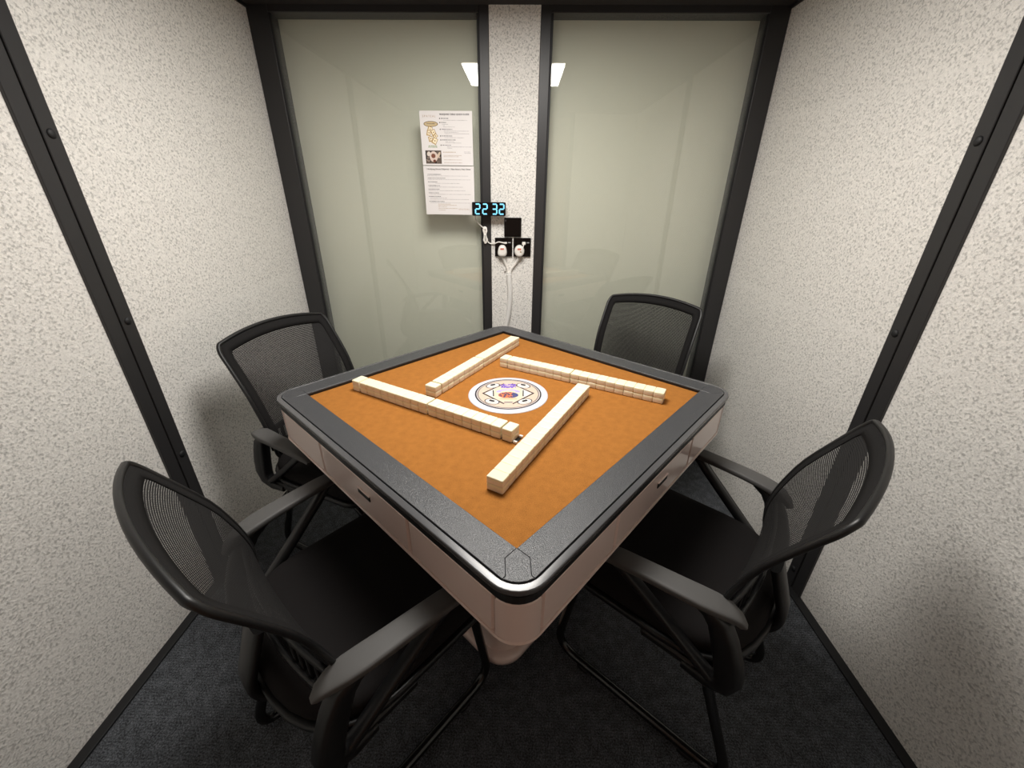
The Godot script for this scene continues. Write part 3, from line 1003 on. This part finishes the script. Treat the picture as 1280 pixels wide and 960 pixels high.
func poster_print(kind: int) -> Image:
	var W := 452
	var Hh := 412
	var im := Image.create(W, Hh, false, Image.FORMAT_RGB8)
	im.fill(Color8(226, 222, 221))
	rng.seed = 300 + kind
	var dark := Color8(104, 100, 104)
	var mid := Color8(168, 163, 165)
	if kind == 0:
		# ornament: oval sign board, tumbling tiles, green caption
		blob(im, 92, 96, 62, 21, Color8(126, 104, 72))
		blob(im, 92, 96, 55, 16, Color8(206, 186, 146))
		ink_line(im, 52, 134, 90, 9, Color8(120, 100, 66))
		for q in [[84, 136, 17, 20, 0.3], [112, 158, 17, 20, -0.4], [72, 162, 15, 18, 0.2], [128, 186, 14, 16, 0.8], [84, 206, 15, 17, -0.2], [120, 222, 19, 22, 0.5]]:
			tile_glyph(im, q[0], q[1], q[2], q[3], q[4])
		ink_line(im, 62, 136, 258, 6, Color8(128, 146, 104))
		ink_line(im, 58, 140, 268, 6, Color8(128, 146, 104))
		# small photograph of hands at a table seen from above
		im.fill_rect(Rect2i(30, 296, 140, 104), Color8(96, 84, 76))
		for k in 60:
			var v := rng.randi_range(30, 190)
			blob(im, rng.randf_range(38, 162), rng.randf_range(304, 392), rng.randf_range(4, 13), rng.randf_range(3, 9), Color8(v, int(v * 0.90), int(v * 0.84)), rng.randf() * 3.0)
		blob(im, 100, 344, 36, 42, Color8(214, 196, 186))
		blob(im, 98, 338, 19, 18, Color8(122, 78, 62))
		blob(im, 106, 378, 13, 12, Color8(104, 62, 48))
		blob(im, 58, 322, 15, 18, Color8(216, 206, 196), 0.4)
		blob(im, 146, 330, 10, 26, Color8(206, 188, 168), 0.5)
		im.fill_rect(Rect2i(30, 296, 10, 70), Color8(38, 36, 36))
		# numbered steps with body lines
		var y := 52
		for st in [[64, [[202, 410]]], [44, [[190, 240], [196, 214], [200, 300]]], [96, [[202, 420], [206, 330], [208, 424]]], [90, [[206, 380]]], [118, [[212, 292], [214, 350]]], [76, [[224, 440], [226, 270]]]]:
			blob(im, 172, y + 3, 5, 5, Color8(70, 66, 70))
			ink_line(im, 184, 184 + st[0], y, 6, dark)
			y += 14
			for l in st[1]:
				ink_line(im, l[0], l[1], y, 4, mid)
				y += 10
			y += 6
		ink_line(im, 186, 300, 306, 6, Color8(176, 152, 130))
		for l in [[190, 350, 332], [190, 322, 341], [192, 352, 366], [192, 352, 388]]:
			ink_line(im, l[0], l[1], l[2], 5, Color8(186, 170, 160))
		ink_line(im, 372, 428, 304, 4, mid)
		ink_line(im, 376, 430, 314, 4, mid)
	else:
		var y := 66
		for st in [[122, [[30, 400]]], [160, [[30, 420]]], [84, [[100, 320]]], [106, [[40, 350]]], [100, [[34, 370]]], [92, [[44, 420]]], [112, [[44, 200], [44, 400]]], [140, [[44, 410]]]]:
			ink_line(im, 34, 34 + st[0], y, 6, dark)
			y += 13
			for l in st[1]:
				ink_line(im, l[0], l[1], y, 4, mid)
				y += 12
			y += 6
		for l in [[116, 230, 318], [116, 286, 328], [116, 196, 342], [116, 292, 356], [116, 180, 370]]:
			ink_line(im, l[0], l[1], l[2], 5, Color8(184, 166, 150))
	return im

func poster(label: String, x0: float, x1: float, y0: float, y1: float, kind: int) -> void:
	var w := x1 - x0
	var h := y1 - y0
	var p := thing("poster", label, "poster", Vector3((x0 + x1) / 2, (y0 + y1) / 2, ZP), 0.0, "posters on the left window")
	bpart(p, "sheet", Vector3.ZERO, Vector3(w, h, 0.004), M.paper)
	for sx in [-1, 1]:
		for sy in [-1, 1]:
			bpart(p, "spacer", Vector3(sx * (w / 2 - 0.02), sy * (h / 2 - 0.02), (ZG - ZP) / 2 - 0.001), Vector3(0.014, 0.014, ZP - ZG - 0.002), M.core, 0.002)
	var mb := MB.new()
	var a := Vector3(-w / 2, h / 2, 0.0023); var b := Vector3(w / 2, h / 2, 0.0023)
	var c := Vector3(w / 2, -h / 2, 0.0023); var d := Vector3(-w / 2, -h / 2, 0.0023)
	mb.v = PackedVector3Array([a, b, c, a, c, d])
	mb.uv = PackedVector2Array([Vector2(0, 0), Vector2(1, 0), Vector2(1, 1), Vector2(0, 0), Vector2(1, 1), Vector2(0, 1)])
	mb.g = PackedInt32Array([-1, -1])
	var m := mat(Color.WHITE, 0.55, 0.0, 0.3)
	m.albedo_texture = tex(poster_print(kind))
	m.texture_repeat = false
	part(p, "print", mb.mesh(), m)
	var z := 0.0029
	if kind == 0:
		lettering(p, "logo_lettering", "S P A T E A L", -w * 0.445, h * 0.405, w * 0.25, z, M.gold_ink)
		lettering(p, "title_lettering", "MAHJONG TABLE QUICK GUIDE", -w * 0.115, h * 0.435, w * 0.56, z, M.ink, false, 700)
	else:
		lettering(p, "title_lettering", "! Mahjong Room Etiquette – Play Smart, Stay Clean", -w * 0.435, h * 0.435, w * 0.87, z, M.ink, true, 700)
		lettering(p, "logo_lettering", "S P A T E A L", w * 0.17, -h * 0.385, w * 0.22, z, M.gold_ink)

func px_back(x: float, y: float) -> Vector2:      # positions read on the wall plane, moved to the poster plane in front of it
	return Vector2(x * 0.9806, 1.3117 + (y - 1.3117) * 0.9806)

func build_wall_things() -> void:
	var a := px_back(-0.449, 1.627)
	var b := px_back(-0.2225, 1.4205)
	var c := px_back(-0.4485, 1.2185)
	poster("white printed mahjong guide sheet with drawing and small photo, upper on left window", a.x, b.x, b.y + 0.0015, a.y, 0)
	poster("white printed room etiquette sheet with text lines, lower on left window", a.x, b.x + 0.001, c.y, b.y - 0.0015, 1)
	build_clock()
	# blank black switch plate
	var sp := thing("wall_plate", "blank black square wall plate above the sockets", "wall plate", Vector3(-0.0435, 1.1655, ZB))
	bpart(sp, "plate", Vector3(0, 0, 0.005), Vector3(0.081, 0.085, 0.010), M.black_gloss, 0.002)
	bpart(sp, "cover", Vector3(0, 0, 0.0112), Vector3(0.066, 0.070, 0.0025), M.black_gloss, 0.001)
	bpart(sp, "indicator", Vector3(-0.034, 0.030, 0.0104), Vector3(0.002, 0.007, 0.001), M.grey_mark)
	for s in [[-0.087, "left black wall socket with white plug and cable end"], [0.0025, "right black wall socket with round white plug"]]:
		var so := thing("wall_socket", s[1], "socket", Vector3(s[0], 1.0755, ZB), 0.0, "black wall sockets on the felt column")
		bpart(so, "plate", Vector3(0, 0, 0.005), Vector3(0.083, 0.086, 0.010), M.black_gloss, 0.002)
		bpart(so, "switch", Vector3(-0.027, 0.024, 0.0105), Vector3(0.010, 0.012, 0.003), M.black_gloss, 0.001)
		for k in 2:
			bpart(so, "usb_port", Vector3(0.008 + 0.020 * k, 0.022, 0.0102), Vector3(0.012, 0.005, 0.001), M.grey_mark)
		for k in [[-0.0125, -0.022], [0.0125, -0.022], [0.0, 0.0]]:
			bpart(so, "pin_slot", Vector3(k[0] - 0.006, k[1] + 0.006, 0.0102), Vector3(0.007, 0.004, 0.0006), M.core)
	# three pin plugs
	for s in [[-0.0925, "white angular power plug in the left socket", 0], [-0.0105, "round white power plug in the right socket", 1]]:
		var p := thing("power_plug", s[1], "plug", Vector3(s[0], 1.0605, ZB + 0.0125), 0.0, "white power plugs")
		var mb := MB.new()
		var out := []
		for L in [[0.0, 1.0], [0.012, 1.0], [0.021, 0.93], [0.026, 0.80], [0.027, 0.6]]:
			var r := PackedVector3Array()
			for i in 24:
				var an := TAU * i / 24
				var rx := 0.0245
				var ry := 0.0270
				var x := rx * signf(cos(an)) * pow(absf(cos(an)), 0.75)
				var y := ry * signf(sin(an)) * pow(absf(sin(an)), 0.75)
				if s[2] == 0: x *= lerpf(1.05, 0.72, (y + 0.027) / 0.054)
				else:
					x = 0.0245 * cos(an); y = 0.0275 * sin(an)
				r.append(Vector3(x * L[1], y * L[1], L[0]))
			out.append(r)
		mb.loft(out)
		part(p, "body", mb.mesh(), M.white_gloss)
		bpart(p, "mark", Vector3(0, 0.010, 0.0272), Vector3(0.017, 0.007, 0.0008), M.red_mark)
		if s[2] == 1:
			bpart(p, "screw", Vector3(0.006, -0.002, 0.0272), Vector3(0.006, 0.006, 0.0008), M.gold_ink)
	build_cables()

func tube(parent: Node, called: String, pts: Array, r: float, m: Material, smooth := 0.02, seg := 8) -> MeshInstance3D:
	var mb := MB.new()
	mb.sweep(smooth_path(pts, smooth, false, 5), r, r, Vector3.ZERO, false, seg)
	return part(parent, called, mb.mesh(), m)

func build_cables() -> void:
	var z := ZB + 0.008
	# sleeve that gathers the two power cords and drops behind the table
	var o := thing("power_cable", "white sleeved power cable with two cords dropping behind the table", "cable", Vector3(-0.058, 0.0, ZB))
	var base := Vector3(-0.058, 0.0, ZB)
	var L := func(x: float, y: float, zz: float) -> Vector3: return Vector3(x, y, zz) - base
	tube(o, "cord", [L.call(-0.0885, 1.030, z + 0.010), L.call(-0.082, 1.010, z + 0.004), L.call(-0.066, 0.972, z), L.call(-0.0625, 0.948, z)], 0.0065, M.white_gloss)
	tube(o, "cord", [L.call(-0.0145, 1.029, z + 0.010), L.call(-0.022, 1.010, z + 0.004), L.call(-0.050, 0.972, z), L.call(-0.0575, 0.948, z)], 0.0065, M.white_gloss)
	tube(o, "sleeve", [L.call(-0.060, 0.958, z + 0.002), L.call(-0.059, 0.92, z + 0.003), L.call(-0.053, 0.86, z + 0.003), L.call(-0.056, 0.80, z + 0.003), L.call(-0.064, 0.73, z + 0.004), L.call(-0.080, 0.66, z + 0.006), L.call(-0.10, 0.40, z + 0.01), L.call(-0.10, 0.02, z + 0.02), L.call(-0.10, 0.012, z + 0.12)], 0.0120, M.white, 0.05, 12)
	bpart(o, "cable_clip", L.call(-0.080, 0.972, z), Vector3(0.008, 0.020, 0.004), M.white, 0.001)
	bpart(o, "cable_tie", L.call(-0.060, 0.945, z + 0.003), Vector3(0.023, 0.006, 0.022), M.white, 0.002)
	# thin cable of the clock, wound into a small bundle
	var base2 := Vector3(-0.18, 1.09, ZB)
	var K := func(x: float, y: float, zz: float) -> Vector3: return Vector3(x, y, zz) - base2
	var u := thing("usb_cable", "thin white cable bundled below the clock, plugged into the left socket", "cable", base2)
	var zf := ZB + 0.006
	var pts := [K.call(-0.2165, 1.217, zf + 0.034), K.call(-0.2185, 1.210, zf + 0.028), K.call(-0.220, 1.196, zf + 0.004), K.call(-0.206, 1.180, zf), K.call(-0.188, 1.166, zf), K.call(-0.176, 1.150, zf)]
	pts.append_array([K.call(-0.170, 1.120, zf + 0.002), K.call(-0.163, 1.098, zf + 0.002), K.call(-0.150, 1.090, zf), K.call(-0.128, 1.092, zf + 0.004), K.call(-0.112, 1.101, zf + 0.010), K.call(-0.092, 1.098, zf + 0.018), K.call(-0.080, 1.0965, zf + 0.018)])
	tube(u, "cord", pts, 0.0028, M.white_gloss, 0.012)
	for q in [[-0.184, -0.166, 1.168, 1.096, 0.004], [-0.180, -0.170, 1.165, 1.092, 0.006], [-0.187, -0.163, 1.160, 1.100, 0.008]]:
		var lp := [K.call(q[0], q[2], zf + q[4]), K.call(q[1], q[2] - 0.004, zf + q[4]), K.call((q[0] + q[1]) / 2 + 0.002, (q[2] + q[3]) / 2, zf + q[4] + 0.002), K.call(q[1] + 0.003, q[3] + 0.004, zf + q[4]), K.call(q[0] + 0.002, q[3], zf + q[4]), K.call((q[0] + q[1]) / 2 - 0.002, (q[2] + q[3]) / 2, zf + q[4])]
		var mb := MB.new()
		mb.sweep(smooth_path(lp, 0.016, true, 5), 0.0026, 0.0026, Vector3.ZERO, true, 7)
		part(u, "loop", mb.mesh(), M.white_gloss)
	bpart(u, "tie", K.call(-0.174, 1.131, zf + 0.006), Vector3(0.012, 0.008, 0.012), M.white, 0.002)
	bpart(u, "usb_plug", K.call(-0.076, 1.0965, ZB + 0.021), Vector3(0.013, 0.008, 0.020), M.white_gloss, 0.002)
	var u2 := thing("usb_lead", "short white lead from the right socket port over the round plug", "cable", Vector3(0.0105, 1.0955, ZB))
	bpart(u2, "usb_plug", Vector3(0, 0, 0.0205), Vector3(0.017, 0.013, 0.019), M.white_gloss, 0.002)
	tube(u2, "cord", [Vector3(-0.001, -0.006, 0.028), Vector3(-0.004, -0.018, 0.038), Vector3(-0.010, -0.036, 0.0425)], 0.0024, M.white_gloss)

func build_clock() -> void:
	var c := thing("digital_clock", "small black digital clock with pale blue digits beside the poster", "clock", Vector3(-0.1522, 1.2456, ZB + 0.046))
	bpart(c, "case", Vector3(0, 0, 0), Vector3(0.153, 0.0572, 0.022), M.plastic, 0.003)
	bpart(c, "bracket", Vector3(-0.013, 0, -0.0285), Vector3(0.034, 0.030, 0.035), M.core, 0.002)
	bpart(c, "screen", Vector3(0, 0, 0.0115), Vector3(0.149, 0.0535, 0.0015), M.black_gloss, 0.0005)
	var on := {"2": "abged", "3": "abgcd"}
	var hw := 0.0100
	var hh := 0.0205
	var xs := [-0.0505, -0.0175, 0.0265, 0.0585]
	var txt := "2232"
	for i in 4:
		var d := Node3D.new()
		d.name = "digit"
		c.add_child(d, true)
		d.position = Vector3(xs[i], 0, 0.0127)
		for s in on[txt[i]]:
			var mb := MB.new()
			var t := 0.0028
			if s in "agd":
				var y: float = {"a": hh, "g": 0.0, "d": -hh}[s]
				mb.box(Vector3(0, y, 0), Vector3(hw * 2 - 0.003, t * 2, 0.0008), 0.0)
			else:
				var x := hw if s in "bc" else -hw
				var y := hh / 2 if s in "bf" else -hh / 2
				mb.box(Vector3(x, y, 0), Vector3(t * 2, hh - 0.003, 0.0008), 0.0)
			part(d, "screen_segment", mb.mesh(), M.digit)

# ------------------------------------------------------------------ build
func _ready() -> void:
	var cam := Camera3D.new()
	cam.name = "camera"
	cam.fov = 87.07
	cam.near = 0.02
	add_child(cam)
	cam.position = Vector3(0, 1.3117, 0)
	cam.rotation = Vector3(-0.4410, 0.0193, 0.0104)
	cam.current = true
	var we := WorldEnvironment.new()
	we.name = "environment"
	var env := Environment.new()
	env.background_mode = Environment.BG_COLOR
	env.background_color = Color(0.10, 0.10, 0.105)
	env.background_energy_multiplier = 1.0
	env.tonemap_mode = Environment.TONE_MAPPER_LINEAR
	env.tonemap_exposure = 1.0
	env.sdfgi_enabled = true
	env.ssao_enabled = true
	env.ssil_enabled = true
	we.environment = env
	add_child(we)
	var al := AreaLight3D.new()
	al.name = "ceiling_panel_glow"
	al.area_size = LAMP_SIZE
	al.light_color = Color8(255, 252, 247)
	al.light_energy = 2.28
	al.shadow_enabled = true
	al.set("area_range", 6.0)
	add_child(al)
	al.position = LAMP_POS + Vector3(0, 0.010, 0)
	al.rotation = Vector3(-PI / 2, 0, 0)

	make_materials()
	build_room()
	build_table()
	build_chairs()
	build_tiles()
	build_wall_things()
